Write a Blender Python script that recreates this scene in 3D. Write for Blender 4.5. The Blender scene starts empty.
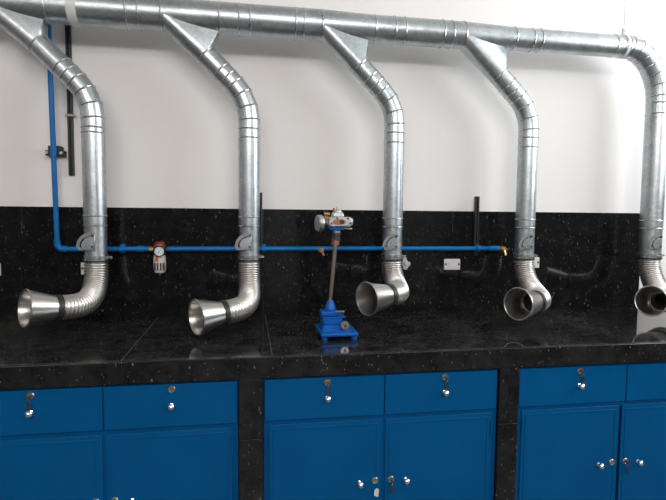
import bpy, bmesh, math, random
from mathutils import Vector, Matrix, Quaternion
random.seed(7)
scene = bpy.context.scene
COL = scene.collection
PI = math.pi

# ------------------------------------------------------------------ camera, light, exposure
F_PX, YAW, PITCH, ROLL = 514.22, 0.1650, 0.0699, 0.0096
CAM = Vector((0.0, -2.8137, 1.4571))
cam_d = bpy.data.cameras.new('camera')
cam_d.sensor_fit = 'HORIZONTAL'; cam_d.sensor_width = 36.0
cam_d.lens = F_PX / 666.0 * 36.0
cam_d.clip_start = 0.05
cam = bpy.data.objects.new('camera', cam_d); COL.objects.link(cam)
fw = Vector((math.sin(YAW)*math.cos(PITCH), math.cos(YAW)*math.cos(PITCH), -math.sin(PITCH)))
r0 = Vector((math.cos(YAW), -math.sin(YAW), 0)); u0 = r0.cross(fw)
rr = math.cos(ROLL)*r0 + math.sin(ROLL)*u0; uu = -math.sin(ROLL)*r0 + math.cos(ROLL)*u0
m = Matrix((rr, uu, -fw)).transposed().to_4x4(); m.translation = CAM
cam.matrix_world = m
scene.camera = cam

vs = scene.view_settings
vs.view_transform = 'Standard'; vs.look = 'None'; vs.gamma = 1.0; vs.use_curve_mapping = False
vs.exposure = 0.0
world = bpy.data.worlds.new('daylight'); scene.world = world; world.use_nodes = True
bg = world.node_tree.nodes['Background']; bg.inputs[0].default_value = (0.80, 0.90, 1.0, 1); bg.inputs[1].default_value = 1.0

def area_light(name, loc, target, sx, sy, power, color):
    l = bpy.data.lights.new(name, 'AREA'); l.shape = 'RECTANGLE'; l.size = sx; l.size_y = sy
    l.energy = power; l.color = color
    o = bpy.data.objects.new(name, l); COL.objects.link(o); o.location = loc
    o.rotation_euler = (Vector(target) - Vector(loc)).to_track_quat('-Z', 'Y').to_euler()
    return o
# room box
XL, XR, YF, ZT = -3.4, 3.7, -6.2, 3.75
WIN = (-2.75, -0.45, 1.90, 3.40)     # window in the right wall: y0, y1, z0, z1
area_light('window_daylight', (XR - 0.02, (WIN[0]+WIN[1])/2, (WIN[2]+WIN[3])/2), (0, (WIN[0]+WIN[1])/2, (WIN[2]+WIN[3])/2),
           WIN[1]-WIN[0]-0.1, WIN[3]-WIN[2]-0.1, 100, (0.93, 0.98, 1.0))
FILL_WIN = (-2.2, 2.4, 3.02, 3.68)        # unseen high window band, added to the rear wall for frontal fill: x0, x1, z0, z1
area_light('rear_fill_light', (0.1, YF + 0.02, 3.35), (0.1, 0, 2.6), 4.5, 0.6, 126, (1.0, 0.955, 0.93))  # soft frontal fill from the added rear band

# ------------------------------------------------------------------ materials
def new_mat(name):
    mt = bpy.data.materials.new(name); mt.use_nodes = True
    nt = mt.node_tree; b = nt.nodes['Principled BSDF']
    return mt, nt, b
def nd(nt, t, **kw):
    n = nt.nodes.new(t)
    for k, v in kw.items():
        if k in n.inputs: n.inputs[k].default_value = v
        else: setattr(n, k, v)
    return n
def coords(nt):
    return nt.nodes.new('ShaderNodeTexCoord').outputs['Object']
def ramp(nt, src, stops):
    r = nt.nodes.new('ShaderNodeValToRGB'); e = r.color_ramp.elements
    while len(e) < len(stops): e.new(0.5)
    for el, (p, c) in zip(e, stops):
        el.position = p; el.color = c if len(c) == 4 else (*c, 1)
    nt.links.new(src, r.inputs[0]); return r
def bump(nt, b, src, strength, dist):
    n = nd(nt, 'ShaderNodeBump', Strength=strength, Distance=dist)
    nt.links.new(src, n.inputs['Height']); nt.links.new(n.outputs[0], b.inputs['Normal'])
def simple(name, color, rough=0.5, metal=0.0, var=0.06, scale=30.0, spec=None):
    mt, nt, b = new_mat(name)
    n = nd(nt, 'ShaderNodeTexNoise', Scale=scale, Detail=4.0); nt.links.new(coords(nt), n.inputs['Vector'])
    lo = tuple(max(0, c*(1-var)) for c in color); hi = tuple(min(1, c*(1+var)) for c in color)
    r = ramp(nt, n.outputs['Fac'], [(0.3, lo), (0.7, hi)]); nt.links.new(r.outputs[0], b.inputs['Base Color'])
    b.inputs['Roughness'].default_value = rough; b.inputs['Metallic'].default_value = metal
    if spec is not None: b.inputs['Specular IOR Level'].default_value = spec
    return mt
def granite(name, dust, rough, spec=0.30, speck=1.2):
    mt, nt, b = new_mat(name)
    co = nt.nodes.new('ShaderNodeNewGeometry').outputs['Position']
    layers = None
    base = nd(nt, 'ShaderNodeTexNoise', Scale=14.0, Detail=8.0, Roughness=0.7); nt.links.new(co, base.inputs['Vector'])
    br = ramp(nt, base.outputs['Fac'], [(0.35, (0.0035, 0.0035, 0.0038)), (0.62, (0.010, 0.010, 0.0105)), (0.8, (0.02+dust*.5, 0.02+dust*.5, 0.02+dust*.5))])
    col = br.outputs[0]
    for sc, thr, c in ((75.0, 0.92, (0.10, 0.097, 0.09)), (140.0, 0.86, (0.12, 0.115, 0.105)), (50.0, 0.975, (0.085, 0.075, 0.06))):
        mp = nd(nt, 'ShaderNodeMapping', Rotation=(0.6, 0.5, 0.7), Scale=(1.0, 1.0, 0.45)); nt.links.new(co, mp.inputs[0])
        wob = nd(nt, 'ShaderNodeTexNoise', Scale=sc*1.5, Detail=2.0); nt.links.new(co, wob.inputs['Vector'])
        wm = nd(nt, 'ShaderNodeMix', data_type='RGBA', blend_type='LINEAR_LIGHT'); wm.inputs[0].default_value = 0.35/sc; nt.links.new(mp.outputs[0], wm.inputs[6]); nt.links.new(wob.outputs['Color'], wm.inputs[7])
        v = nd(nt, 'ShaderNodeTexVoronoi', Scale=sc, Randomness=1.0); nt.links.new(wm.outputs[2], v.inputs['Vector'])
        sep = nd(nt, 'ShaderNodeSeparateColor'); nt.links.new(v.outputs['Color'], sep.inputs[0])
        pick = nd(nt, 'ShaderNodeMath', operation='GREATER_THAN'); nt.links.new(sep.outputs[0], pick.inputs[0]); pick.inputs[1].default_value = thr
        size = nd(nt, 'ShaderNodeMapRange'); nt.links.new(v.outputs['Distance'], size.inputs['Value'])
        size.inputs['From Min'].default_value = 0.10; size.inputs['From Max'].default_value = 0.26
        size.inputs['To Min'].default_value = 1.0; size.inputs['To Max'].default_value = 0.0
        mul = nd(nt, 'ShaderNodeMath', operation='MULTIPLY'); nt.links.new(pick.outputs[0], mul.inputs[0]); nt.links.new(size.outputs[0], mul.inputs[1])
        mx = nd(nt, 'ShaderNodeMix', data_type='RGBA'); nt.links.new(mul.outputs[0], mx.inputs[0]); nt.links.new(col, mx.inputs[6]); mx.inputs[7].default_value = (*(q*speck for q in c), 1)
        col = mx.outputs[2]
    if dust:
        mp = nd(nt, 'ShaderNodeMapping', Scale=(5.0, 12.0, 5.0), Rotation=(0, 0, 0.5)); nt.links.new(co, mp.inputs[0])
        dn = nd(nt, 'ShaderNodeTexNoise', Scale=1.6, Detail=9.0, Roughness=0.75); nt.links.new(mp.outputs[0], dn.inputs['Vector'])
        dr = ramp(nt, dn.outputs['Fac'], [(0.42, (0, 0, 0)), (0.75, (dust, dust, dust*0.97))])
        ad = nd(nt, 'ShaderNodeMix', data_type='RGBA', blend_type='ADD'); ad.inputs[0].default_value = 1.0
        nt.links.new(col, ad.inputs[6]); nt.links.new(dr.outputs[0], ad.inputs[7]); col = ad.outputs[2]
    nt.links.new(col, b.inputs['Base Color'])
    rn = nd(nt, 'ShaderNodeTexNoise', Scale=9.0, Detail=6.0); nt.links.new(co, rn.inputs['Vector'])
    rm = nd(nt, 'ShaderNodeMapRange'); nt.links.new(rn.outputs['Fac'], rm.inputs[0]); rm.inputs[3].default_value = rough*0.6; rm.inputs[4].default_value = rough*1.4
    nt.links.new(rm.outputs[0], b.inputs['Roughness']); b.inputs['Specular IOR Level'].default_value = spec
    return mt
def galvanised(name, c0, c1, rough):
    mt, nt, b = new_mat(name)
    co = coords(nt)
    v = nd(nt, 'ShaderNodeTexVoronoi', Scale=75.0); nt.links.new(co, v.inputs['Vector'])
    sep = nd(nt, 'ShaderNodeSeparateColor'); nt.links.new(v.outputs['Color'], sep.inputs[0])
    n = nd(nt, 'ShaderNodeTexNoise', Scale=9.0, Detail=6.0); nt.links.new(co, n.inputs['Vector'])
    mx = nd(nt, 'ShaderNodeMath', operation='MULTIPLY_ADD'); nt.links.new(sep.outputs[0], mx.inputs[0]); mx.inputs[1].default_value = 0.30
    nt.links.new(n.outputs['Fac'], mx.inputs[2])
    r = ramp(nt, mx.outputs[0], [(0.35, c0), (0.95, c1)]); nt.links.new(r.outputs[0], b.inputs['Base Color'])
    rm = nd(nt, 'ShaderNodeMapRange'); nt.links.new(sep.outputs[1], rm.inputs[0]); rm.inputs[3].default_value = rough*0.92; rm.inputs[4].default_value = rough*1.1
    nt.links.new(rm.outputs[0], b.inputs['Roughness']); b.inputs['Metallic'].default_value = 1.0
    return mt
def plaster(name, c):
    mt, nt, b = new_mat(name)
    co = coords(nt)
    n = nd(nt, 'ShaderNodeTexNoise', Scale=1.3, Detail=5.0); nt.links.new(co, n.inputs['Vector'])
    r = ramp(nt, n.outputs['Fac'], [(0.3, tuple(x*0.97 for x in c)), (0.7, c)]); nt.links.new(r.outputs[0], b.inputs['Base Color'])
    b.inputs['Roughness'].default_value = 0.85
    f = nd(nt, 'ShaderNodeTexNoise', Scale=160.0, Detail=3.0); nt.links.new(co, f.inputs['Vector']); bump(nt, b, f.outputs['Fac'], 0.06, 0.002)
    return mt
def floor_tiles():
    mt, nt, b = new_mat('grey_floor')
    n = nd(nt, 'ShaderNodeTexNoise', Scale=6.0, Detail=7.0); nt.links.new(coords(nt), n.inputs['Vector'])
    r = ramp(nt, n.outputs['Fac'], [(0.3, (0.10, 0.10, 0.10)), (0.7, (0.15, 0.148, 0.145))]); nt.links.new(r.outputs[0], b.inputs['Base Color'])
    b.inputs['Roughness'].default_value = 0.4
    return mt
def emission(name, c, s):
    mt, nt, b = new_mat(name)
    b.inputs['Base Color'].default_value = (*c, 1); b.inputs['Emission Color'].default_value = (*c, 1); b.inputs['Emission Strength'].default_value = s
    return mt
def glass(name):
    mt, nt, b = new_mat(name)
    b.inputs['Base Color'].default_value = (0.95, 0.98, 1, 1); b.inputs['Roughness'].default_value = 0.02
    b.inputs['Transmission Weight'].default_value = 1.0; b.inputs['IOR'].default_value = 1.45
    return mt
M = dict(
    wall=plaster('white_plaster', (0.80, 0.775, 0.76)),
    ceil=plaster('ceiling_paint', (0.80, 0.79, 0.77)),
    floor=floor_tiles(),
    gran=granite('polished_granite', 0.0, 0.07),
    gran_top=granite('dusty_granite_top', 0.036, 0.055, 0.48, 2.2),
    gran_edge=granite('granite_edge', 0.014, 0.22, 0.30, 1.8),
    joint=simple('joint_grout', (0.075, 0.072, 0.068), 0.8),
    galv=galvanised('galvanised_steel', (0.35, 0.38, 0.395), (0.55, 0.585, 0.60), 0.38),
    bead=galvanised('galvanised_bead', (0.42, 0.44, 0.45), (0.66, 0.68, 0.68), 0.28),
    alu=simple('spun_aluminium', (0.56, 0.535, 0.51), 0.30, 1.0, 0.05, 60),
    hose=simple('aluminium_hose', (0.68, 0.655, 0.63), 0.36, 1.0, 0.08, 40),
    hose_in=simple('hose_lining', (0.42, 0.40, 0.38), 0.45, 0.7),
    rubber=simple('black_rubber', (0.012, 0.012, 0.013), 0.5),
    zinc=simple('dull_zinc', (0.24, 0.24, 0.24), 0.5, 0.7),
    blue=simple('blue_cabinet_enamel', (0.0, 0.076, 0.222), 0.36, 0.0, 0.05, 5, 0.12),
    blue_frame=simple('blue_frame_enamel', (0.0, 0.068, 0.205), 0.36, 0.0, 0.05, 5, 0.12),
    pipe=simple('blue_pipe_paint', (0.001, 0.135, 0.40), 0.40, 0.0, 0.08, 20, 0.25),
    stand=simple('blue_stand_paint', (0.0, 0.085, 0.37), 0.35, 0.0, 0.08, 40, 0.3),
    black=simple('black_steel', (0.018, 0.018, 0.019), 0.5, 0.0),
    drum=simple('satin_drum', (0.55, 0.54, 0.53), 0.34, 1.0),
    rod=simple('dull_rod_steel', (0.30, 0.27, 0.24), 0.35, 1.0),
    chrome=simple('chrome', (0.82, 0.82, 0.82), 0.16, 1.0, 0.02),
    nickel=simple('worn_nickel', (0.45, 0.41, 0.36), 0.32, 1.0, 0.1),
    brass=simple('brass', (0.62, 0.42, 0.20), 0.35, 1.0, 0.1),
    copper=simple('copper_brown', (0.33, 0.15, 0.09), 0.45, 0.6, 0.15, 80),
    cast=simple('cast_aluminium', (0.47, 0.47, 0.465), 0.5, 0.6, 0.12, 90),
    steel=simple('ground_steel', (0.52, 0.49, 0.46), 0.3, 1.0, 0.1, 60),
    white=simple('white_plastic', (0.60, 0.59, 0.58), 0.4),
    grey_pl=simple('grey_plastic', (0.42, 0.42, 0.42), 0.5, 0.0, 0.12, 90),
    orange=simple('orange_red_plastic', (0.55, 0.10, 0.03), 0.4),
    darkred=simple('dark_red_plastic', (0.22, 0.02, 0.012), 0.4),
    bowl=simple('frosted_bowl', (0.62, 0.58, 0.55), 0.35),
    dial=simple('dial_face', (0.72, 0.77, 0.84), 0.3, 0.0, 0.01),
    sling=simple('clear_strap', (0.62, 0.63, 0.63), 0.35),
    dim_paint=simple('reflection_dimming_paint', (0.13, 0.128, 0.125), 0.6),  # dark coat of the added panels that the granite mirrors
    dark=simple('dark_door_paint', (0.03, 0.03, 0.035), 0.5),
    frame=simple('window_frame_paint', (0.60, 0.60, 0.60), 0.4),
    glass=glass('window_glass'),
    tube=emission('lit_tube', (1.0, 0.97, 0.92), 4.0),
    steel_dark=simple('dark_plated_steel', (0.10, 0.095, 0.09), 0.35, 0.8),
)

# ------------------------------------------------------------------ mesh helpers
class MB:
    def __init__(s): s.v = []; s.f = []
    def add(s, vs, fs):
        k = len(s.v); s.v += [tuple(v) for v in vs]; s.f += [tuple(k+i for i in f) for f in fs]; return s
    def box(s, x0, x1, y0, y1, z0, z1):
        return s.add([(x0,y0,z0),(x1,y0,z0),(x1,y1,z0),(x0,y1,z0),(x0,y0,z1),(x1,y0,z1),(x1,y1,z1),(x0,y1,z1)],
                     [(0,3,2,1),(4,5,6,7),(0,1,5,4),(1,2,6,5),(2,3,7,6),(3,0,4,7)])
    def sweep(s, path, radii, n=24, cap=True, closed=False):
        P = [Vector(p) for p in path]; N = len(P)
        if not hasattr(radii, '__len__'): radii = [radii]*N
        T = []
        for i in range(N):
            a = P[i]-P[i-1] if i else P[1]-P[0]
            b = P[i+1]-P[i] if i < N-1 else a
            if a.length < 1e-9: a = b
            if b.length < 1e-9: b = a
            T.append(((a.normalized()+b.normalized())).normalized())
        ref = Vector((0, 1, 0)) if abs(T[0].y) < 0.9 else Vector((1, 0, 0))
        u = T[0].cross(ref).normalized(); vs = []
        for i in range(N):
            if i:
                q = T[i-1].rotation_difference(T[i]); u = (q @ u)
                u = (u - T[i]*u.dot(T[i])).normalized()
            w = T[i].cross(u)
            # mitre stretch
            for k in range(n):
                a = 2*PI*k/n; d = math.cos(a)*u + math.sin(a)*w
                vs.append(P[i] + radii[i]*d)
        fs = []
        for i in range(N-1):
            for k in range(n):
                k2 = (k+1) % n
                fs.append((i*n+k, i*n+k2, (i+1)*n+k2, (i+1)*n+k))
        if cap:
            fs.append(tuple(range(n-1, -1, -1))); fs.append(tuple((N-1)*n+k for k in range(n)))
        return s.add(vs, fs)
    def cyl(s, a, b, r, r2=None, n=20, cap=True):
        return s.sweep([a, b], [r, r if r2 is None else r2], n, cap)
    def lathe(s, origin, axis, prof, n=32):
        ax = Vector(axis).normalized(); ref = Vector((0,0,1)) if abs(ax.z) < 0.9 else Vector((1,0,0))
        u = ax.cross(ref).normalized(); w = ax.cross(u); o = Vector(origin); vs = []; fs = []
        for (t, r) in prof:
            for k in range(n):
                a = 2*PI*k/n; vs.append(o + ax*t + max(r, 1e-5)*(math.cos(a)*u + math.sin(a)*w))
        for i in range(len(prof)-1):
            for k in range(n):
                k2 = (k+1) % n; fs.append((i*n+k, i*n+k2, (i+1)*n+k2, (i+1)*n+k))
        return s.add(vs, fs)
    def ring(s, origin, axis, R, r, n=32, m_=8):
        prof = [(r*math.sin(2*PI*j/m_), R + r*math.cos(2*PI*j/m_)) for j in range(m_+1)]
        return s.lathe(origin, axis, prof, n)
    def ball(s, c, r, n=16, sc=(1,1,1)):
        vs = []; fs = []; m_ = n//2
        for i in range(m_+1):
            th = PI*i/m_
            for k in range(n):
                a = 2*PI*k/n; vs.append((c[0]+sc[0]*r*max(math.sin(th),1e-4)*math.cos(a), c[1]+sc[1]*r*max(math.sin(th),1e-4)*math.sin(a), c[2]+sc[2]*r*math.cos(th)))
        for i in range(m_):
            for k in range(n):
                k2 = (k+1) % n; fs.append((i*n+k, (i+1)*n+k, (i+1)*n+k2, i*n+k2))
        return s.add(vs, fs)
    def prism(s, poly, y0, y1):          # polygon in XZ extruded along Y
        n = len(poly)
        vs = [(x, y0, z) for x, z in poly] + [(x, y1, z) for x, z in poly]
        fs = [tuple(range(n)), tuple(range(2*n-1, n-1, -1))] + [(i, i+n, (i+1) % n + n, (i+1) % n) for i in range(n)]
        return s.add(vs, fs)
    def hull(s, pts):
        bm = bmesh.new()
        vv = [bm.verts.new(p) for p in pts]
        g = bmesh.ops.convex_hull(bm, input=vv)
        dead = [e for e in g['geom_interior'] + g['geom_unused'] if isinstance(e, bmesh.types.BMVert)]
        bmesh.ops.delete(bm, geom=list(set(dead)), context='VERTS')
        bm.verts.index_update()
        s.add([v.co[:] for v in bm.verts], [[v.index for v in f.verts] for f in bm.faces]); bm.free(); return s
    def mesh(s, name, mat, angle=32, origin=(0,0,0)):
        o = Vector(origin)
        me = bpy.data.meshes.new(name); me.from_pydata([tuple(Vector(v)-o) for v in s.v], [], s.f)
        bm = bmesh.new(); bm.from_mesh(me); bmesh.ops.recalc_face_normals(bm, faces=bm.faces); bm.to_mesh(me); bm.free()
        me.materials.append(mat)
        for p in me.polygons: p.use_smooth = True
        me.set_sharp_from_angle(angle=math.radians(angle))
        return me
def origin_of(o):
    p = Vector((0,0,0))
    while o is not None: p += o.location; o = o.parent
    return p
def part(name, mb, mat, parent=None, bevel=0.0, label=None, angle=32, kind=None):
    o = bpy.data.objects.new(name, mb.mesh(name, mat, angle, origin_of(parent))); COL.objects.link(o)
    o.parent = parent
    if bevel:
        b = o.modifiers.new('bevel', 'BEVEL'); b.width = bevel; b.segments = 2; b.limit_method = 'ANGLE'; b.angle_limit = math.radians(40)
    if label: o['label'] = label
    if kind: o['kind'] = kind
    return o
def thing(name, label, cat, loc, group=None):
    o = bpy.data.objects.new(name, None); COL.objects.link(o); o.location = loc; o.empty_display_size = 0.05
    o['label'] = label; o['category'] = cat
    if group: o['group'] = group
    return o
def tag(o, label, cat, group=None):
    o['label'] = label; o['category'] = cat
    if group: o['group'] = group
    return o
def structure(name, mb, mat, parent=None, bevel=0.0):
    o = part(name, mb, mat, parent, bevel)
    if parent is None: o['kind'] = 'structure'
    return o

# ------------------------------------------------------------------ the room
YB = 0.022      # plaster face behind the granite splashback
structure('wall_back', MB().box(XL, XR, YB+.001, YB+0.15, 0, ZT), M['wall'])
structure('wall_left', MB().box(XL-0.15, XL, YF, YB, 0, ZT), M['wall'])
x0, x1, z0, z1 = FILL_WIN
structure('wall_rear', MB().box(XL, x0, YF-0.15, YF, 0, ZT).box(x1, XR, YF-0.15, YF, 0, ZT).box(x0, x1, YF-0.15, YF, 0, z0).box(x0, x1, YF-0.15, YF, z1, ZT), M['wall'])
wf = MB(); t = 0.05
wf.box(x0, x1, YF-.09, YF-.03, z0, z0+t).box(x0, x1, YF-.09, YF-.03, z1-t, z1)
for k in range(5): xx = x0 + (x1-x0-t)*k/4; wf.box(xx, xx+t, YF-.09, YF-.03, z0+t, z1-t)
structure('dimming_panel_1', MB().box(XL, XR, YF+.0005, YF+.02, 0, 2.9), M['dim_paint'])  # unseen dark wall panels, added to dim reflections in the splashback
structure('dimming_panel_2', MB().box(XR-.02, XR-.0005, YF+.021, YB-.3, 0, 1.85), M['dim_paint'])
structure('dimming_panel_3', MB().box(XL+.0005, XL+.02, YF+.021, YB-.3, 0, 1.85), M['dim_paint'])
w2 = structure('fill_window', wf, M['frame'])  # frame of the added rear fill band
for k in range(4):
    xa = x0 + (x1-x0-t)*k/4 + t; xb = x0 + (x1-x0-t)*(k+1)/4
    part('pane', MB().box(xa, xb, YF-.065, YF-.059, z0+t, z1-t), M['glass'], w2)
wr = MB(); y0, y1, z0, z1 = WIN
wr.box(XR, XR+0.15, YF, y0, 0, ZT).box(XR, XR+0.15, y1, YB, 0, ZT).box(XR, XR+0.15, y0, y1, 0, z0).box(XR, XR+0.15, y0, y1, z1, ZT)
structure('wall_right', wr, M['wall'])
structure('floor', MB().box(XL, XR, YF, YB, -0.1, 0), M['floor'])
structure('ceiling', MB().box(XL-.15, XR+.15, YF-.15, YB+.15, ZT, ZT+0.1), M['ceil'])
wf = MB(); t = 0.05
wf.box(XR+.03, XR+.09, y0, y0+t, z0, z1).box(XR+.03, XR+.09, y1-t, y1, z0, z1).box(XR+.03, XR+.09, y0+t, y1-t, z0, z0+t).box(XR+.03, XR+.09, y0+t, y1-t, z1-t, z1)
wf.box(XR+.03, XR+.09, (y0+y1)/2-t/2, (y0+y1)/2+t/2, z0+t, z1-t)
w1 = structure('window_1', wf, M['frame'])
part('pane', MB().box(XR+.056, XR+.062, y0+t, (y0+y1)/2-t/2, z0+t, z1-t), M['glass'], w1)
part('pane', MB().box(XR+.056, XR+.062, (y0+y1)/2+t/2, y1-t, z0+t, z1-t), M['glass'], w1)
for i, (xa, xb) in enumerate(((0.25, 0.86), (2.72, 3.6))):
    d = structure(f'door_{i+1}', MB().box(xa, xb, YF+.021, YF+0.06, 0, 2.0), M['frame'], None, 0.004)
    part('door_handle', MB().cyl((xb-.08, YF+.06, 1.0), (xb-.08, YF+.10, 1.0), 0.012).cyl((xb-.08, YF+.10, 1.0), (xb-.20, YF+.10, 1.0), 0.010), M['chrome'], d)

# ------------------------------------------------------------------ granite bench
ZC, CD, ZS = 0.900, 0.834, 0.814
bs = thing('granite_splashback', 'polished black granite splashback of tall slabs behind the steel arms', 'splashback', (0.5, 0, ZC))
cuts = [-2.4, -1.12, 0.083, 1.165, 2.397]
for a, b in zip(cuts[:-1], cuts[1:]):
    part('slab', MB().box(a+.0006, b-.0006, 0.0, YB, ZC+0.0005, ZC+0.58), M['gran'], bs, 0.0012)
wt = thing('granite_worktop', 'long black granite worktop with thick front edge over blue cabinets', 'worktop', (0.5, -CD/2, ZS))
cuts = [-2.4, -0.47, 0.095, XR-.005]
for i, (a, b) in enumerate(zip(cuts[:-1], cuts[1:])):
    part('slab', MB().box(a+.0009, b-.0009, -CD+.0224, YB, ZC-0.022, ZC), M['gran_top'], wt, 0.0009)
part('grout', MB().box(-2.4, XR-.01, -CD+.024, YB-.004, ZC-0.024, ZC-0.0006), M['joint'], wt)
for a, b in ((-2.4, -0.44), (-0.44, XR-.005)):
    part('edge_strip', MB().box(a+.0004, b-.0004, -CD, -CD+0.022, ZS, ZC), M['gran_edge'], wt, 0.003)
part('underside', MB().box(-2.4, XR-.01, -CD+.03, YB-.002, ZS+.006, ZC-.0245), M['black'], wt)
PIL = [(-0.035, 0.059, 'left black granite pillar between the left and middle blue cabinets'), (1.050, 1.139, 'right black granite pillar between the middle and right blue cabinets')]
for a, b, lab in PIL:
    p = thing('granite_pillar', lab, 'pillar', ((a+b)/2, -CD+.2, 0), 'pillars carrying the worktop')
    for q0, q1 in ((0.0, 0.5728), (0.5742, ZS-.001)):
        part('slab', MB().box(a, b, -CD+.003, -.05, q0, q1), M['gran_edge'], p, 0.002)

# ------------------------------------------------------------------ cabinets
YFACE = -CD + 0.022
def lock(parent, x, z, yf, key=False, tagc=None):
    mb = MB().lathe((x, yf, z), (0, -1, 0), [(-.002, .0), (-.002, .0145), (.003, .0145), (.0055, .0125), (.006, .0095), (.0035, .008), (.0035, 0)], 20)
    part('lock', mb, M['nickel'], parent, label='round metal lock')
    if key:
        k = MB().cyl((x, yf-.004, z), (x, yf-.022, z), .0032, n=8)
        k.ring((x, yf-.020, z-.012), (1, 0, .2), .011, .0016, 16, 6)
        k.box(x-.0035, x+.0035, yf-.0215, yf-.0195, z-.050, z-.020)
        k.box(x-.006, x+.006, yf-.022, yf-.019, z-.040, z-.026)
        part('key', k, M['steel_dark'], parent)
    if tagc:
        part('key_tag', MB().prism([(x-.008, z-.055), (x+.010, z-.062), (x+.013, z-.030), (x+.004, z-.024), (x-.006, z-.030)], yf-.020, yf-.017), tagc, parent, .001)
def knob(parent, x, z, yf):
    mb = MB().lathe((x, yf, z), (0, -1, 0), [(-.002, 0), (-.002, .009), (.002, .009), (.004, .0055), (.010, .005), (.014, .009), (.019, .0125), (.024, .0125), (.029, .009), (.0315, .004), (.032, 0)], 20)
    part('knob', mb, M['chrome'], parent)
def panel_mb(x0, x1, z0, z1, yf, th):
    return MB().box(x0, x1, yf, yf+th, z0, z1)
def bead(parent, x0, x1, z0, z1, yf, w=.006, ins=.016):
    a, b, c, d = x0+ins, x1-ins, z0+ins, z1-ins
    mb = MB().box(a, b, yf-.0022, yf+.001, d-w, d).box(a, b, yf-.0022, yf+.001, c, c+w).box(a, a+w, yf-.0022, yf+.001, c+w, d-w).box(b-w, b, yf-.0022, yf+.001, c+w, d-w)
    part('bead_moulding', mb, M['blue'], parent, .0008)
def cabinet(x0, x1, xm, label, keys, xd=None):
    c = thing('base_cabinet', label, 'cabinet', ((x0+x1)/2, -.4, 0), 'blue cabinets under the worktop')
    zt, zb = ZS-.004, 0.10
    x0 += .0025; x1 -= .0025
    yk = -.06
    body = MB().box(x0, x0+.018, YFACE+.004, yk, zb, zt).box(x1-.018, x1, YFACE+.004, yk, zb, zt).box(x0, x1, yk, yk+.012, zb, zt)
    body.box(x0+.018, x1-.018, YFACE+.02, yk, zb, zb+.018).box(x0+.018, x1-.018, YFACE+.02, yk, .618, .630)
    part('carcass', body, M['blue_frame'], c)
    fr = MB().box(x0, x0+.026, YFACE, YFACE+.02, zb, zt).box(x1-.026, x1, YFACE, YFACE+.02, zb, zt).box(xm-.011, xm+.011, YFACE, YFACE+.02, zb, zt)
    for zz0, zz1 in ((zt-.012, zt), (.614, .636), (zb, zb+.03)):
        fr.box(x0+.026, xm-.011, YFACE, YFACE+.02, zz0, zz1).box(xm+.011, x1-.026, YFACE, YFACE+.02, zz0, zz1)
    part('face_frame', fr, M['blue_frame'], c)
    part('plinth', MB().box(x0+.01, x1-.01, YFACE+.05, yk, 0.0, zb), M['black'], c)
    yd = YFACE-.010
    for side, (a, b) in enumerate(((x0+.004, xm-.0025), (xm+.0025, x1-.004))):
        d = part('drawer', panel_mb(a, b, .638, zt-.006, yd, .0098), M['blue'], c, .002)
        # drawer box behind its front
        k = keys[side]; xk = k[0]
        lock(d, xk, .785, yd, k[1])
        knob(d, xk, .722, yd)
    ydo = YFACE-.0065; xm = xd or xm
    for side, (a, b) in enumerate(((x0+.022, xm-.007), (xm+.007, x1-.022))):
        d = part('door', panel_mb(a, b, zb+.02, .620, ydo, .0063), M['blue'], c, .0018)
        bead(d, a, b, zb+.02, .620, ydo)
        sg = -1 if side == 0 else 1
        k = keys[2+side]
        lock(d, xm+sg*.034, .361, ydo, k[0], k[1])
        knob(d, xm+sg*.098, .356, ydo)
        hx = a+.006 if side == 0 else b-.006
        part('hinge', MB().cyl((hx - sg*-.004, ydo-.002, .52), (hx - sg*-.004, ydo-.002, .585), .0045, n=10), M['blue'], d)
    return c
cabinet(-1.030, -0.035, -0.535, 'blue metal cabinet left of the left granite pillar', [(-.784, True), (-.287, False), (False, None), (False, None)])
cabinet(0.059, 1.050, 0.551, 'blue metal cabinet between the two granite pillars, below the blue stand', [(.314, True), (.809, True), (False, M['white']), (True, None)])
cabinet(1.139, 2.150, 1.659, 'blue metal cabinet right of the right granite pillar', [(1.428, True), (1.90, False), (False, None), (True, None)], 1.640)

# ------------------------------------------------------------------ main extraction duct
YD, ZD = -0.18, 2.402
duct = thing('main_duct', 'galvanised steel main extraction duct running along the white wall above all arms', 'duct', (0.5, YD, ZD))
secs = [(-2.6, -1.155, .076, .076), (-1.155, -.905, .076, .076), (-.905, -.40, .0755, .0755), (-.40, -.135, .0755, .075), (-.135, .365, .075, .075), (.365, .632, .075, .068),
        (.632, 1.115, .068, .068), (1.115, 1.40, .068, .059), (1.40, 2.074, .059, .059)]
rings = {2: [-.905, -.556, -.502], 3: [-.40], 4: [-.133, -.039, .014, .235, .276], 5: [.367], 6: [.638, .741, .794, 1.0, 1.05], 7: [1.117], 8: [1.402, 1.504, 1.551, 1.997, 2.047], 0: [-1.5, -1.2], 1: [-1.15]}
for i, (a, b, ra, rb) in enumerate(secs):
    o = part('duct_section', MB().cyl((a, YD, ZD), (b-.0005, YD, ZD), ra, rb, 40), M['galv'], duct)
    for x in rings.get(i, []):
        r = ra + (rb-ra)*(x-a)/(b-a)
        part('seam_ring', MB().ring((x, YD, ZD), (1, 0, 0), r, .0042, 40, 8), M['bead'], o)
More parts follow.
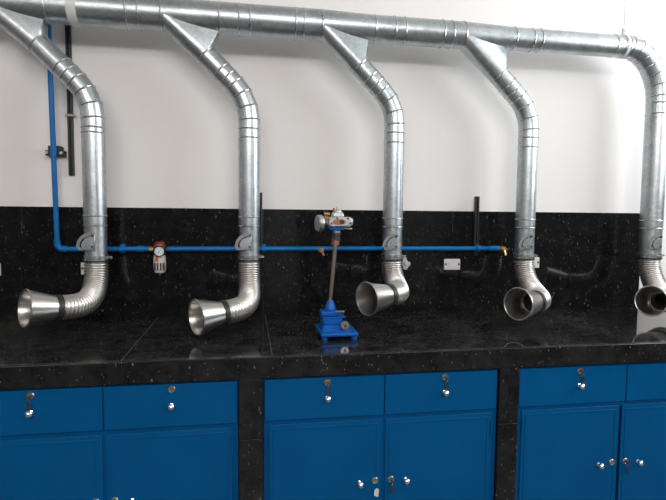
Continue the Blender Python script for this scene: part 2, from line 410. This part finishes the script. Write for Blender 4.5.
# pale hanging straps and their rods
for x, w, r, mat in ((-.79, .042, .0785, M['sling']), (2.062, .018, .0625, M['sling'])):
    st = part('hanger_strap', MB().lathe((x-w/2, YD, ZD), (1, 0, 0), [(0, r-.002), (0, r), (w, r), (w, r-.002)], 36), mat, duct, label='pale strap around the duct')
    part('hanger_lug', MB().box(x-.008, x+.008, YD-.004, YD+.004, ZD+r-.002, ZD+r+.035), M['zinc'], st, .001)
    part('hanger_rod', MB().cyl((x+.004, YD, ZD+r+.02), (x+.004, YD, ZT), .0028, n=8), M['white'], st)
def boot(xl, xr, rl, end, r):
    E_ = Vector((end[0], YD, end[1])); ax = Vector((1, 0, -1)).normalized(); w = Vector((0, 1, 0)); u = ax.cross(w)
    pts = [E_ + r*(math.cos(2*PI*k/28)*u + math.sin(2*PI*k/28)*w) for k in range(28)]
    for k in range(15):
        a0 = math.asin(.030/rl); a = PI - a0 + (PI+2*a0)*k/14
        pts.append(Vector((xl+.002, YD + (rl-.001)*math.cos(a), ZD + (rl-.001)*math.sin(a))))
    for dy in (-.028, .028): pts.append(Vector((xr, YD+dy, ZD-rl*.90)))
    part('branch_boot', MB().hull(pts), M['galv'], duct, angle=20)
PX = [-.723, .008, .757, 1.514, 2.301]                      # the five drops
ENDS = [(-.955, 2.231), (-.1975, 2.224), (.567, 2.214), (1.329, 2.209)]
boot(-1.155, -.918, .075, ENDS[0], .054)
boot(-.40, -.135, .075, ENDS[1], .053)
boot(.362, .606, .074, ENDS[2], .052)
boot(1.112, 1.358, .067, ENDS[3], .052)

# ------------------------------------------------------------------ extraction arms
HORN = [((-.072, -.269, -.193), 50.7, 6.3), ((-.103, -.303, -.222), 60.2, -2.5), ((-.087, -.271, -.163), 62.8, -2.1), ((-.101, -.290, -.206), 62.0, 1.3), ((-.113, -.232, -.228), 62.2, 6.6)]
ZFL = 1.236
ARM_LABELS = ['galvanised steel extraction arm nearest the vertical blue air pipe, funnel turned left',
    'galvanised steel extraction arm between the air regulator and the blue stand, funnel turned left',
    'galvanised steel extraction arm right of the blue stand, funnel before its bent hose',
    'galvanised steel extraction arm right of the open end of the blue air pipe',
    'galvanised steel extraction arm dropping from the rounded end elbow of the main duct']
def elbow_path(i):
    x = PX[i]
    if i < 4:
        e = ENDS[i]
        zi = e[1] - (x - e[0])                      # where the 45 degree run meets the drop
        c0 = zi - .0994; Rb = .24
        p = [e, (x-.134, zi+.134), (x-.102, zi+.102)] + [(x-Rb*(1-math.cos(q)), c0+Rb*math.sin(q)) for q in (PI/4, PI/6+.02, PI/12)] + [(x, c0), (x, c0-.045)]
        return [Vector((a, YD, b)) for a, b in p]
    xs = 2.076; R = 0.255
    p = [Vector((xs, YD, ZD))]
    for k in range(0, 7):
        a = (k+.5)/7*PI/2
        p.append(Vector((xs + (x-xs)*math.sin(a)*1.0, YD, ZD - R*(1-math.cos(a))*1.15)))
    p += [Vector((x, YD, 2.10)), Vector((x, YD, 2.04))]
    return p
def arm(i):
    x = PX[i]; r = .0525 if i < 4 else .0600
    a = thing('extraction_arm', ARM_LABELS[i], 'extraction arm', (x, YD, ZFL), 'extraction arms hanging from the duct')
    ep = elbow_path(i)
    el = part('gored_elbow', MB().sweep(ep, r, 32), M['galv'], a, angle=9)
    for k in range(0, len(ep)):
        d = (ep[min(k+1, len(ep)-1)] - ep[max(k-1, 0)])
        part('seam_ring', MB().ring(ep[k], d, r+.0004, .0038, 32, 8), M['bead'], el)
    zt = ep[-1].z
    pp = part('straight_pipe', MB().cyl((x, YD, zt+.001), (x, YD, 1.40), r, n=36), M['galv'], a)
    zr = [1.83, 1.437]
    if i == 4: zr = [1.437]
    for z in zr: part('seam_ring', MB().ring((x, YD, z), (0, 0, 1), r, .0036, 32, 8), M['bead'], pp)
    part('lengthwise_seam', MB().box(x+r*.42, x+r*.42+.006, YD-r*.93, YD-r*.89, 1.44, zt-.05), M['galv'], pp, .0008)
    dm = part('damper_section', MB().cyl((x, YD, 1.399), (x, YD, ZFL+.012), r-.001, n=36), M['galv'], a)
    part('seam_ring', MB().ring((x, YD, 1.392), (0, 0, 1), r, .0036, 32, 8), M['bead'], dm)
    # damper quadrant: a flat quarter plate with an arc slot and lever, fixed on the pipe front
    yq = YD - r - .012; px_, pz = x - .002, 1.292; R1 = .068
    outer = [(px_+R1*math.cos(t_), pz+R1*math.sin(t_)) for t_ in [PI/2-.12+(PI/2+.2)*k/16 for k in range(17)]]
    inner = [(px_+.053*math.cos(t_), pz+.053*math.sin(t_)) for t_ in [PI/2-.12+(PI/2+.2)*k/16 for k in range(17)]]
    arc = MB()
    for k in range(16): arc.prism([outer[k], outer[k+1], inner[k+1], inner[k]], yq, yq+.003)
    arc.box(px_-.060, px_+.012, yq, yq+.003, pz-.016, pz-.004)
    part('quadrant', arc, M['zinc'], dm)
    hand = [(px_+.012, pz-.004)] + [(px_+.046*math.cos(t_), pz+.046*math.sin(t_)) for t_ in [PI/2-.2+(PI/2+.1)*k/10 for k in range(11)]] + [(px_-.030, pz-.012)]
    part('damper_lever', MB().prism(hand, yq-.0035, yq-.0003), M['galv'], dm, .0006)
    part('damper_bracket', MB().box(px_-.012, px_+.013, yq+.007, YD-r*.9, pz-.018, pz+.055), M['galv'], dm, .002)
    for bx, bz in ((px_+.006, pz+.054), (px_+.004, pz)):
        part('bolt', MB().cyl((bx, yq-.006, bz), (bx, yq+.02, bz), .006, n=6), M['steel_dark'], dm)
    # clamp collar with a bolt ear
    cl = part('clamp_collar', MB().lathe((x, YD, ZFL-.012), (0, 0, 1), [(0, r-.004), (0, r+.005), (.010, r+.005), (.012, r+.002), (.015, r+.002), (.017, r+.005), (.024, r+.005), (.024, r-.004)], 36), M['bead'], a)
    part('clamp_ear', MB().box(x+r, x+r+.022, YD-.012, YD+.006, ZFL-.006, ZFL+.006), M['zinc'], cl, .001)
    part('clamp_bolt', MB().cyl((x+r+.013, YD-.024, ZFL), (x+r+.013, YD+.014, ZFL), .005, n=8), M['chrome'], cl)
    part('rubber_band', MB().lathe((x, YD, ZFL-.021), (0, 0, 1), [(0, r-.006), (0, r+.0035), (.009, r+.0035), (.009, r-.006)], 32), M['rubber'], cl, label='black rubber band')
    # corrugated aluminium hose
    (e, az, elv) = HORN[i]; az = math.radians(az); elv = math.radians(elv)
    ax = Vector((-math.cos(elv)*math.sin(az), -math.cos(elv)*math.cos(az), math.sin(elv)))
    P0 = Vector((x, YD, ZFL-.014)); P3 = Vector((x, YD, 1.235)) + Vector(e) + ax*(.1418 - (.120, .120, .131, .1418, .1418)[i])
    L = (P3-P0).length
    hs = 0.0500
    P3h = P3 - ax*.004
    P1 = P0 + Vector((0, 0, -1))*L*.55; P2 = P3h - ax*L*.42
    N = 260
    bez = [((1-t_)**3)*P0 + 3*((1-t_)**2)*t_*P1 + 3*(1-t_)*t_*t_*P2 + t_**3*P3h for t_ in [k/200 for k in range(201)]]
    acc = [0]
    for k in range(200): acc.append(acc[-1] + (bez[k+1]-bez[k]).length)
    tot = acc[-1]; nr = round(tot/.0150); per = 8; pts = []; rad = []; j = 0
    for k in range(nr*per+1):
        s = tot*k/(nr*per)
        while j < 199 and acc[j+1] < s: j += 1
        f = (s-acc[j])/max(1e-9, acc[j+1]-acc[j]); pts.append(bez[j].lerp(bez[j+1], f))
        rad.append(hs + (r-.0525)*.6 + .0044*(0, .75, 1, 1, 1, .75, 0, -1)[k % per])
    part('flexible_hose', MB().sweep(pts, rad, 28, False), M['hose'], a, angle=60)
    liner = MB().sweep(pts[::per], [q-.007 for q in rad[::per]], 24, False)
    part('hose_lining', liner, M['hose_in'], a)
    # spun funnel with rolled rim, black joint band
    band = part('joint_band', MB().lathe(P3 - ax*.016, ax, [(0, .047), (0, .0565), (.022, .0575), (.022, .050)], 32), M['rubber'], a, label='black rubber joint band')
    R, LL = .0793, (.120, .120, .131, .1418, .1418)[i]
    hp = [(0, .0525), (.012, .0535), (LL-.006, R-.0030), (LL, R-.001), (LL, R-.0035), (LL-.006, R-.0055), (.012, .0505), (0, .0495), (0, .0525)]
    h = part('funnel', MB().lathe(P3, ax, hp, 48), M['alu'], a, label='spun aluminium suction funnel')
    part('rolled_rim', MB().ring(P3 + ax*LL, ax, R-.002, .0034, 48, 10), M['alu'], h)
    part('throat_collar', MB().lathe(P3, ax, [(.002, .050), (.026, .050), (.026, .0475), (-.010, .0455), (-.010, .048), (.002, .050)], 32), M['alu'], h)
    return a
for i in range(5): arm(i)

# ------------------------------------------------------------------ blue compressed air pipe
ZP, YP, RP = 1.267, -0.032, 0.0125
XV = -.947
air = thing('air_pipe', 'bright blue compressed air pipe running down the wall and along the granite', 'pipe', (XV, YP, ZP))
part('vertical_pipe', MB().cyl((XV-.020, YP, 3.0), (XV, YP, ZP+.03), RP, n=18), M['pipe'], air)
eb = [Vector((XV, YP, ZP+.045))] + [Vector((XV+.03*(1-math.cos(a_)), YP, ZP+.03*(1-math.sin(a_)))) for a_ in [PI/2*k/6 for k in range(7)]] + [Vector((XV+.045, YP, ZP))]
part('pipe_elbow', MB().sweep(eb, .0158, 18), M['pipe'], air)
part('horizontal_pipe', MB().cyl((XV+.03, YP, ZP), (-.500, YP, ZP), RP, n=18), M['pipe'], air)
part('horizontal_pipe', MB().cyl((-.410, YP, ZP), (1.43, YP, ZP), RP, n=18), M['pipe'], air)
part('pipe_coupling', MB().cyl((1.375, YP, ZP), (1.432, YP, ZP), .0155, n=18), M['pipe'], air)
part('pipe_coupling', MB().cyl((-.53, YP, ZP), (-.565, YP, ZP), .0155, n=18), M['pipe'], air)
def clip(x):
    c = part('pipe_clip', MB().lathe((x-.011, YP, ZP), (1, 0, 0), [(0, .012), (0, .0175), (.022, .0175), (.022, .012)], 18), M['pipe'], air, label='blue pipe clip')
    part('clip_foot', MB().box(x-.012, x+.012, YP+.014, 0.0, ZP-.024, ZP+.024), M['pipe'], c, .002)
    return c
clip(-.636)
for x in (.085, .835, 1.312): clip(x)
XB = XV-.005
brk = part('pipe_bracket', MB().box(XB-.044, XB+.044, YP+.012, YB, 1.735, 1.762), M['black'], air, .002, label='black steel bracket across the vertical pipe')
for sx in (-1, 1):
    part('bolt', MB().cyl((XB+sx*.034, YP+.013, 1.749), (XB+sx*.034, YP-.001, 1.749), .0075, n=6), M['steel'], brk)
part('saddle', MB().box(XB-.030, XB+.030, YP+.010, YB, 1.7625, 1.784), M['black'], brk, .002)
part('saddle_cap', MB().cyl((XB, YP, 1.735), (XB, YP, 1.770), .0152, n=18), M['pipe'], brk)

# regulator on the pipe
XG = -.450
rg = thing('air_regulator', 'small orange and white air filter regulator with round pressure gauge', 'regulator', (XG, YP, 1.15))
part('regulator_body', MB().box(XG-.030, XG+.030, YP-.030, YP+.028, 1.236, 1.286), M['rubber'], rg, .006, label='black regulator body')
part('adjusting_cap', MB().lathe((XG, YP, 1.284), (0, 0, 1), [(0, 0), (0, .026), (.014, .026), (.021, .021), (.021, 0)], 24), M['darkred'], rg, label='dark red adjusting cap')
part('cap_ring', MB().lathe((XG, YP, 1.2855), (0, 0, 1), [(0, .020), (0, .0295), (.007, .0295), (.007, .020)], 24), M['copper'], rg, label='salmon coloured ring')
gz = 1.258
gg = part('pressure_gauge', MB().lathe((XG+.004, YP-.030, gz), (0, -1, 0), [(0, 0), (0, .026), (.018, .0275), (.0205, .0275), (.0205, .0235), (.017, .0235)], 28), M['rubber'], rg, label='black rimmed gauge')
part('dial', MB().lathe((XG+.004, YP-.030, gz), (0, -1, 0), [(.0165, 0), (.0165, .0232), (.018, .0232), (.018, 0)], 28), M['dial'], gg, label='pale blue dial face')
tk = MB()
for k in range(9):
    a_ = math.radians(-45 + 270*k/8); ca, sa = math.cos(a_), math.sin(a_); cx, cz = XG+.004, gz
    tk.prism([(cx+.016*ca-.0009*sa, cz+.016*sa+.0009*ca), (cx+.016*ca+.0009*sa, cz+.016*sa-.0009*ca), (cx+.021*ca+.0009*sa, cz+.021*sa-.0009*ca), (cx+.021*ca-.0009*sa, cz+.021*sa+.0009*ca)], YP-.0492, YP-.0478)
part('scale_marks', tk, M['black'], gg, kind='stuff')
part('needle', MB().prism([(XG+.004-.008, gz-.0078), (XG+.004-.0065, gz-.0092), (XG+.018, gz+.0135)], YP-.0502, YP-.0486), M['black'], gg)
bw = part('filter_bowl', MB().lathe((XG-.002, YP, 1.236), (0, 0, -1), [(0, 0), (0, .029), (.010, .031), (.040, .0315), (.078, .0300), (.092, .024), (.097, .010), (.097, 0)], 28), M['bowl'], rg)
part('bowl_label', MB().box(XG-.018, XG-.004, YP-.0335, YP-.029, 1.205, 1.238), M['orange'], bw, .001, label='orange sticker')
for k in range(4):
    xx = XG-.025 + k*.0145
    part('slot', MB().box(xx, xx+.0065, YP-.033, YP-.020, 1.158, 1.196), M['rubber'], bw, label='dark slot')
part('drain_valve', MB().cyl((XG-.002, YP, 1.142), (XG-.002, YP, 1.126), .006, n=12), M['steel_dark'], bw)
part('inlet_fitting', MB().cyl((-.502, YP, ZP), (-.484, YP, ZP), .0145, n=6).cyl((-.484, YP, ZP), (-.47, YP, ZP), .010), M['brass'], rg, label='brass inlet fitting')
part('outlet_fitting', MB().cyl((-.428, YP, ZP), (-.408, YP, ZP), .0138, n=6), M['steel_dark'], rg)

def valve(x, z, lab, out):
    v = thing('brass_valve', lab, 'valve', (x, YP-.012, z))
    part('valve_body', MB().lathe((x, YP-.006, z), (0, -1, 0), [(0, 0), (0, .014), (.018, .014), (.020, .011), (.034, .011), (.036, .008), (.036, 0)], 12), M['brass'], v)
    part('valve_nozzle', MB().sweep([(x, YP-.030, z), (x+.008*out, YP-.036, z-.010), (x+.012*out, YP-.040, z-.026)], [.007, .007, .006], 12), M['copper'], v, label='copper brown nozzle')
    part('valve_handle', MB().box(x-.024, x+.006, YP-.044, YP-.040, z+.004, z+.012), M['copper'], v, .001)
valve(.393, 1.258, 'little brass tap on the blue air pipe just left of the stand rod', 1)
ev = thing('brass_valve', 'little brass end tap closing the right end of the blue air pipe', 'valve', (1.43, YP, ZP))
part('valve_body', MB().cyl((1.428, YP, ZP), (1.452, YP, ZP), .0135, n=6).cyl((1.452, YP, ZP), (1.478, YP, ZP), .009), M['brass'], ev)
part('valve_nozzle', MB().sweep([(1.462, YP-.004, ZP), (1.466, YP-.018, ZP-.014), (1.470, YP-.024, ZP-.040)], [.008, .008, .006], 12), M['brass'], ev)
part('valve_handle', MB().prism([(1.448, ZP+.010), (1.452, ZP+.016), (1.486, ZP-.004), (1.484, ZP-.010)], YP-.022, YP-.018), M['copper'], ev, .001)

# ------------------------------------------------------------------ black strut channels on the wall
def strut(x, z0, z1, y, lab, lean=0.0):
    s = thing('strut_channel', lab, 'strut', (x, y, z0))
    w, d = .0125, .018
    s_mb = MB().box(x-w, x-w+.004, y-d, y, z0, z1).box(x+w-.004, x+w, y-d, y, z0, z1).box(x-w+.004, x+w-.004, y-.004, y, z0, z1)
    s_mb.box(x-w+.004, x-w+.009, y-d, y-d+.004, z0, z1).box(x+w-.009, x+w-.004, y-d, y-d+.004, z0, z1)
    part('channel', s_mb, M['black'], s, .0008)
    return s
s1 = strut(-.884, 1.640, 2.385, YB, 'long black steel strut on the white wall beside the vertical blue pipe')
part('clip_plate', MB().box(-.906, -.856, YB-.022, YB-.019, 1.935, 1.948), M['zinc'], s1, .001)
part('end_cap', MB().box(-.902, -.866, YB-.026, YB, 2.385, 2.40), M['zinc'], s1, .001)
s2 = strut(.066, 1.225, 1.568, -.0005, 'short black steel strut half hidden behind the arm between regulator and stand')
s3 = strut(1.306, 1.225, 1.566, -.0005, 'short black steel strut standing above the right end of the blue air pipe')
for s_, x_ in ((s2, .066), (s3, 1.306)):
    part('bolt', MB().cyl((x_, -.003, 1.545), (x_, -.014, 1.545), .007, n=6), M['steel_dark'], s_)

# ------------------------------------------------------------------ socket plates on the splashback
def outlet(x, z, lab):
    o = thing('wall_socket', lab, 'socket', (x, 0, z), 'socket plates on the granite splashback')
    part('cover_plate', MB().box(x-.049, x+.049, -.011, -.0003, z-.032, z+.032), M['white'], o, .004)
    part('cover_insert', MB().box(x-.026, x+.026, -.0135, -.0105, z-.017, z+.017), M['white'], o, .002)
    for sx in (-1, 1):
        part('screw', MB().cyl((x+sx*.039, -.0105, z+.002), (x+sx*.039, -.0130, z+.002), .0062, n=12), M['steel_dark'], o)
outlet(-1.272, 1.163, 'white socket plate cut by the left edge of the picture')
outlet(-.797, 1.164, 'white socket plate peeping out left of the hose nearest the vertical blue pipe')
outlet(1.166, 1.173, 'fully visible white socket plate below the right end of the blue air pipe')
outlet(1.664, 1.180, 'white socket plate peeping out right of the hose beyond the blue pipe end')
st_ = thing('star_knob', 'grey star shaped knob against the granite right of the third hose', 'knob', (.874, 0, 1.178))
poly = [(125,160),(215,158),(215,200),(245,240),(262,262),(298,262),(300,330),(265,350),(240,390),(215,425),(170,420),(140,395),(140,370),(115,330)]
poly = [(.886+(a_-205)/20*.0053, 1.182-(b_-285)/20*.0053) for a_, b_ in poly]
part('knob_plate', MB().prism(poly, -.022, -.006), M['grey_pl'], st_, .003)
part('knob_hub', MB().cyl((.886, -.022, 1.182), (.886, -.030, 1.182), .012, n=20), M['grey_pl'], st_, .001)
part('spindle', MB().cyl((.886, -.008, 1.182), (.886, -.0003, 1.182), .008, n=12), M['steel_dark'], st_)

# ------------------------------------------------------------------ blue work stand with a carburettor clamped on top
SX, SY = .403, -.495
sd = thing('work_stand', 'cobalt blue cast clamp stand with a leaning steel rod on the worktop', 'stand', (SX, SY, ZC))
part('base_plate', MB().prism([(0, 0)]*0 or [(SX-.085, .915), (SX+.083, .915), (SX+.083, .931), (SX-.085, .931)], SY-.115, SY+.085), M['stand'], sd, .005)
for sx, sy in ((-.068, -.095), (.066, -.095), (-.068, .065), (.066, .065)):
    part('foot', MB().cyl((SX+sx, SY+sy, ZC+.0002), (SX+sx, SY+sy, .916), .013, .015, 14), M['stand'], sd)
    part('base_bolt', MB().cyl((SX+sx, SY+sy, .930), (SX+sx, SY+sy, .938), .008, n=6), M['stand'], sd)
def frustum(x0, x1, y0, y1, z0, X0, X1, Y0, Y1, z1):
    return MB().add([(x0,y0,z0),(x1,y0,z0),(x1,y1,z0),(x0,y1,z0),(X0,Y0,z1),(X1,Y0,z1),(X1,Y1,z1),(X0,Y1,z1)], [(0,3,2,1),(4,5,6,7),(0,1,5,4),(1,2,6,5),(2,3,7,6),(3,0,4,7)])
part('pedestal', frustum(SX-.078, SX+.060, SY-.075, SY+.06, .930, SX-.062, SX+.020, SY-.045, SY+.045, .956), M['stand'], sd, .004)
part('column_block', MB().box(SX-.066, SX+.022, SY-.045, SY+.045, .954, .986), M['stand'], sd, .005)
part('swivel_flange', MB().box(SX-.070, SX+.038, SY-.050, SY+.050, .986, .991), M['stand'], sd, .002)
part('swivel_head', MB().box(SX-.074, SX+.010, SY-.036, SY+.036, .991, 1.014), M['stand'], sd, .006)
part('head_cone', MB().lathe((SX-.027, SY, 1.014), (0, 0, 1), [(0, 0), (0, .027), (.012, .026), (.034, .018), (.046, .013), (.046, 0)], 24), M['stand'], sd)
part('clamp_lever', MB().cyl((SX-.008, SY-.034, 1.012), (SX+.026, SY-.044, 1.014), .0045, n=10).ball((SX+.026, SY-.044, 1.014), .006, 10), M['steel'], sd, label='small steel clamp lever')
kx, kz = SX+.028, .957
kb = part('hand_knob', MB().lathe((kx, SY-.062, kz), (0, -1, 0), [(-.03, 0), (-.03, .012), (0, .012), (0, .0185), (.003, .020), (.016, .020), (.019, .018), (.019, 0)], 24), M['nickel'], sd, label='brownish knurled hand knob')
part('knob_screw', MB().cyl((kx, SY-.080, kz), (kx, SY-.086, kz), .006, n=8), M['steel_dark'], kb)
A_ = Vector((SX-.027, SY, 1.055)); B_ = Vector((SX-.006, SY, 1.320))
part('rod', MB().cyl(A_, B_, .0095, n=20), M['rod'], sd, label='leaning ground steel rod')
dv = (B_-A_).normalized()
part('lower_nut', MB().cyl(B_-dv*.004, B_+dv*.018, .018, n=6), M['copper'], sd, label='brown hexagon nut')
part('coupling', MB().lathe(B_+dv*.018, dv, [(0, 0), (0, .020), (.014, .020), (.016, .017), (.020, .017), (.022, .020), (.034, .020), (.035, 0)], 24), M['steel_dark'], sd)
part('upper_nut', MB().cyl(B_+dv*.053, B_+dv*.067, .017, n=6), M['cast'], sd)
T_ = B_ + dv*.067
part('top_table', MB().box(T_.x-.036, T_.x+.030, SY-.035, SY+.035, T_.z-.001, T_.z+.011), M['stand'], sd, .003)
part('table_pin', MB().cyl((T_.x+.02, SY-.012, T_.z+.006), (T_.x+.070, SY-.012, T_.z+.003), .004, n=8), M['steel'], sd)
# the carburettor
cz0 = T_.z + .0115; cx0 = T_.x + .008
cb = thing('carburettor', 'grey cast metal carburettor with silver round cap on top of the blue stand', 'carburettor', (cx0, SY, cz0))
bdy = part('carburettor_body', MB().box(cx0-.050, cx0+.054, SY-.034, SY+.030, cz0, cz0+.046), M['cast'], cb, .008)
part('side_boss', MB().cyl((cx0+.050, SY-.004, cz0+.024), (cx0+.064, SY-.004, cz0+.024), .020, .016, 16), M['cast'], cb)
part('intake_flange', MB().prism([(cx0-.052, cz0+.010), (cx0-.036, cz0+.002), (cx0+.040, cz0+.006), (cx0+.057, cz0+.024), (cx0+.044, cz0+.044), (cx0-.030, cz0+.042), (cx0-.050, cz0+.030)], SY-.044, SY-.033), M['cast'], cb, .003)
oval = [(cx0-.004+.031*math.cos(2*PI*k/20), cz0+.0235+.0125*math.sin(2*PI*k/20)) for k in range(20)]
part('gasket', MB().prism(oval, SY-.0465, SY-.0435), M['copper'], cb, label='reddish brown oval gasket')
part('throttle_plate', MB().lathe((cx0+.008, SY-.0462, cz0+.0235), (0, -1, 0), [(0, 0), (0, .010), (.0015, .010), (.0015, 0)], 20), M['rubber'], cb)
for bx, bz in ((-.040, .016), (.046, .018), (-.014, .0405), (.036, .040)):
    part('screw', MB().cyl((cx0+bx, SY-.0435, cz0+bz), (cx0+bx, SY-.048, cz0+bz), .0045, n=8), M['steel_dark'], cb)
part('float_cover', frustum(cx0-.034, cx0+.024, SY-.026, SY+.026, cz0+.045, cx0-.028, cx0+.018, SY-.020, SY+.020, cz0+.068), M['cast'], cb, .006)
part('dome', MB().lathe((cx0-.006, SY, cz0+.066), (0, 0, 1), [(0, 0), (0, .021), (.008, .019), (.014, .012), (.016, .006), (.026, .005), (.026, 0)], 20), M['cast'], cb)
part('dome_screw', MB().cyl((cx0-.022, SY-.008, cz0+.066), (cx0-.024, SY-.008, cz0+.086), .005, n=8), M['copper'], cb)
dc = Vector((cx0-.088, SY-.010, cz0+.016))
part('round_cap', MB().lathe(dc, (-.97, -.24, .0), [(-.010, 0), (-.010, .037), (.000, .0385), (.010, .0375), (.014, .033), (.015, 0)], 32), M['drum'], cb, label='bright silver round cap')
part('cap_backing', MB().lathe(dc, (.97, .24, 0), [(.0102, 0), (.0102, .033), (.018, .028), (.018, 0)], 24), M['steel_dark'], cb)
part('link_shaft', MB().cyl(dc, (cx0-.045, SY-.004, cz0+.020), .010, n=14), M['cast'], cb)
part('linkage_plate', MB().prism([(cx0-.074, cz0+.018), (cx0-.058, cz0+.016), (cx0-.052, cz0+.050), (cx0-.046, cz0+.060), (cx0-.066, cz0+.062), (cx0-.070, cz0+.040)], SY-.022, SY-.017), M['copper'], cb, .001, label='brown linkage plate')
part('linkage_pin', MB().cyl((cx0-.070, SY-.024, cz0+.060), (cx0-.044, SY-.028, cz0+.058), .006, n=10), M['brass'], cb)

# ------------------------------------------------------------------ fill lamps added on the ceiling (unseen, behind the camera)
for i, (lx, ly) in enumerate(((-1.7, -4.4), (1.0, -4.4))):
    lt = thing('fill_lamp', ('left', 'right')[i] + ' of two added white twin tube fill lamps behind the viewer', 'lamp', (lx, ly, ZT-.06), 'added fill lamps on the ceiling')
    part('lamp_housing', MB().box(lx-.62, lx+.62, ly-.26, ly+.26, ZT-.045, ZT-.0005), M['white'], lt, .004)
    for dy in (-.15, .15):
        part('lamp_tube', MB().cyl((lx-.59, ly+dy, ZT-.062), (lx+.59, ly+dy, ZT-.062), .014, n=12), M['tube'], lt)
    area_light('tube_fill_light', (lx, ly, ZT-.09), (lx, ly, 0), 1.2, 0.5, 30, (1.0, 0.95, 0.90))
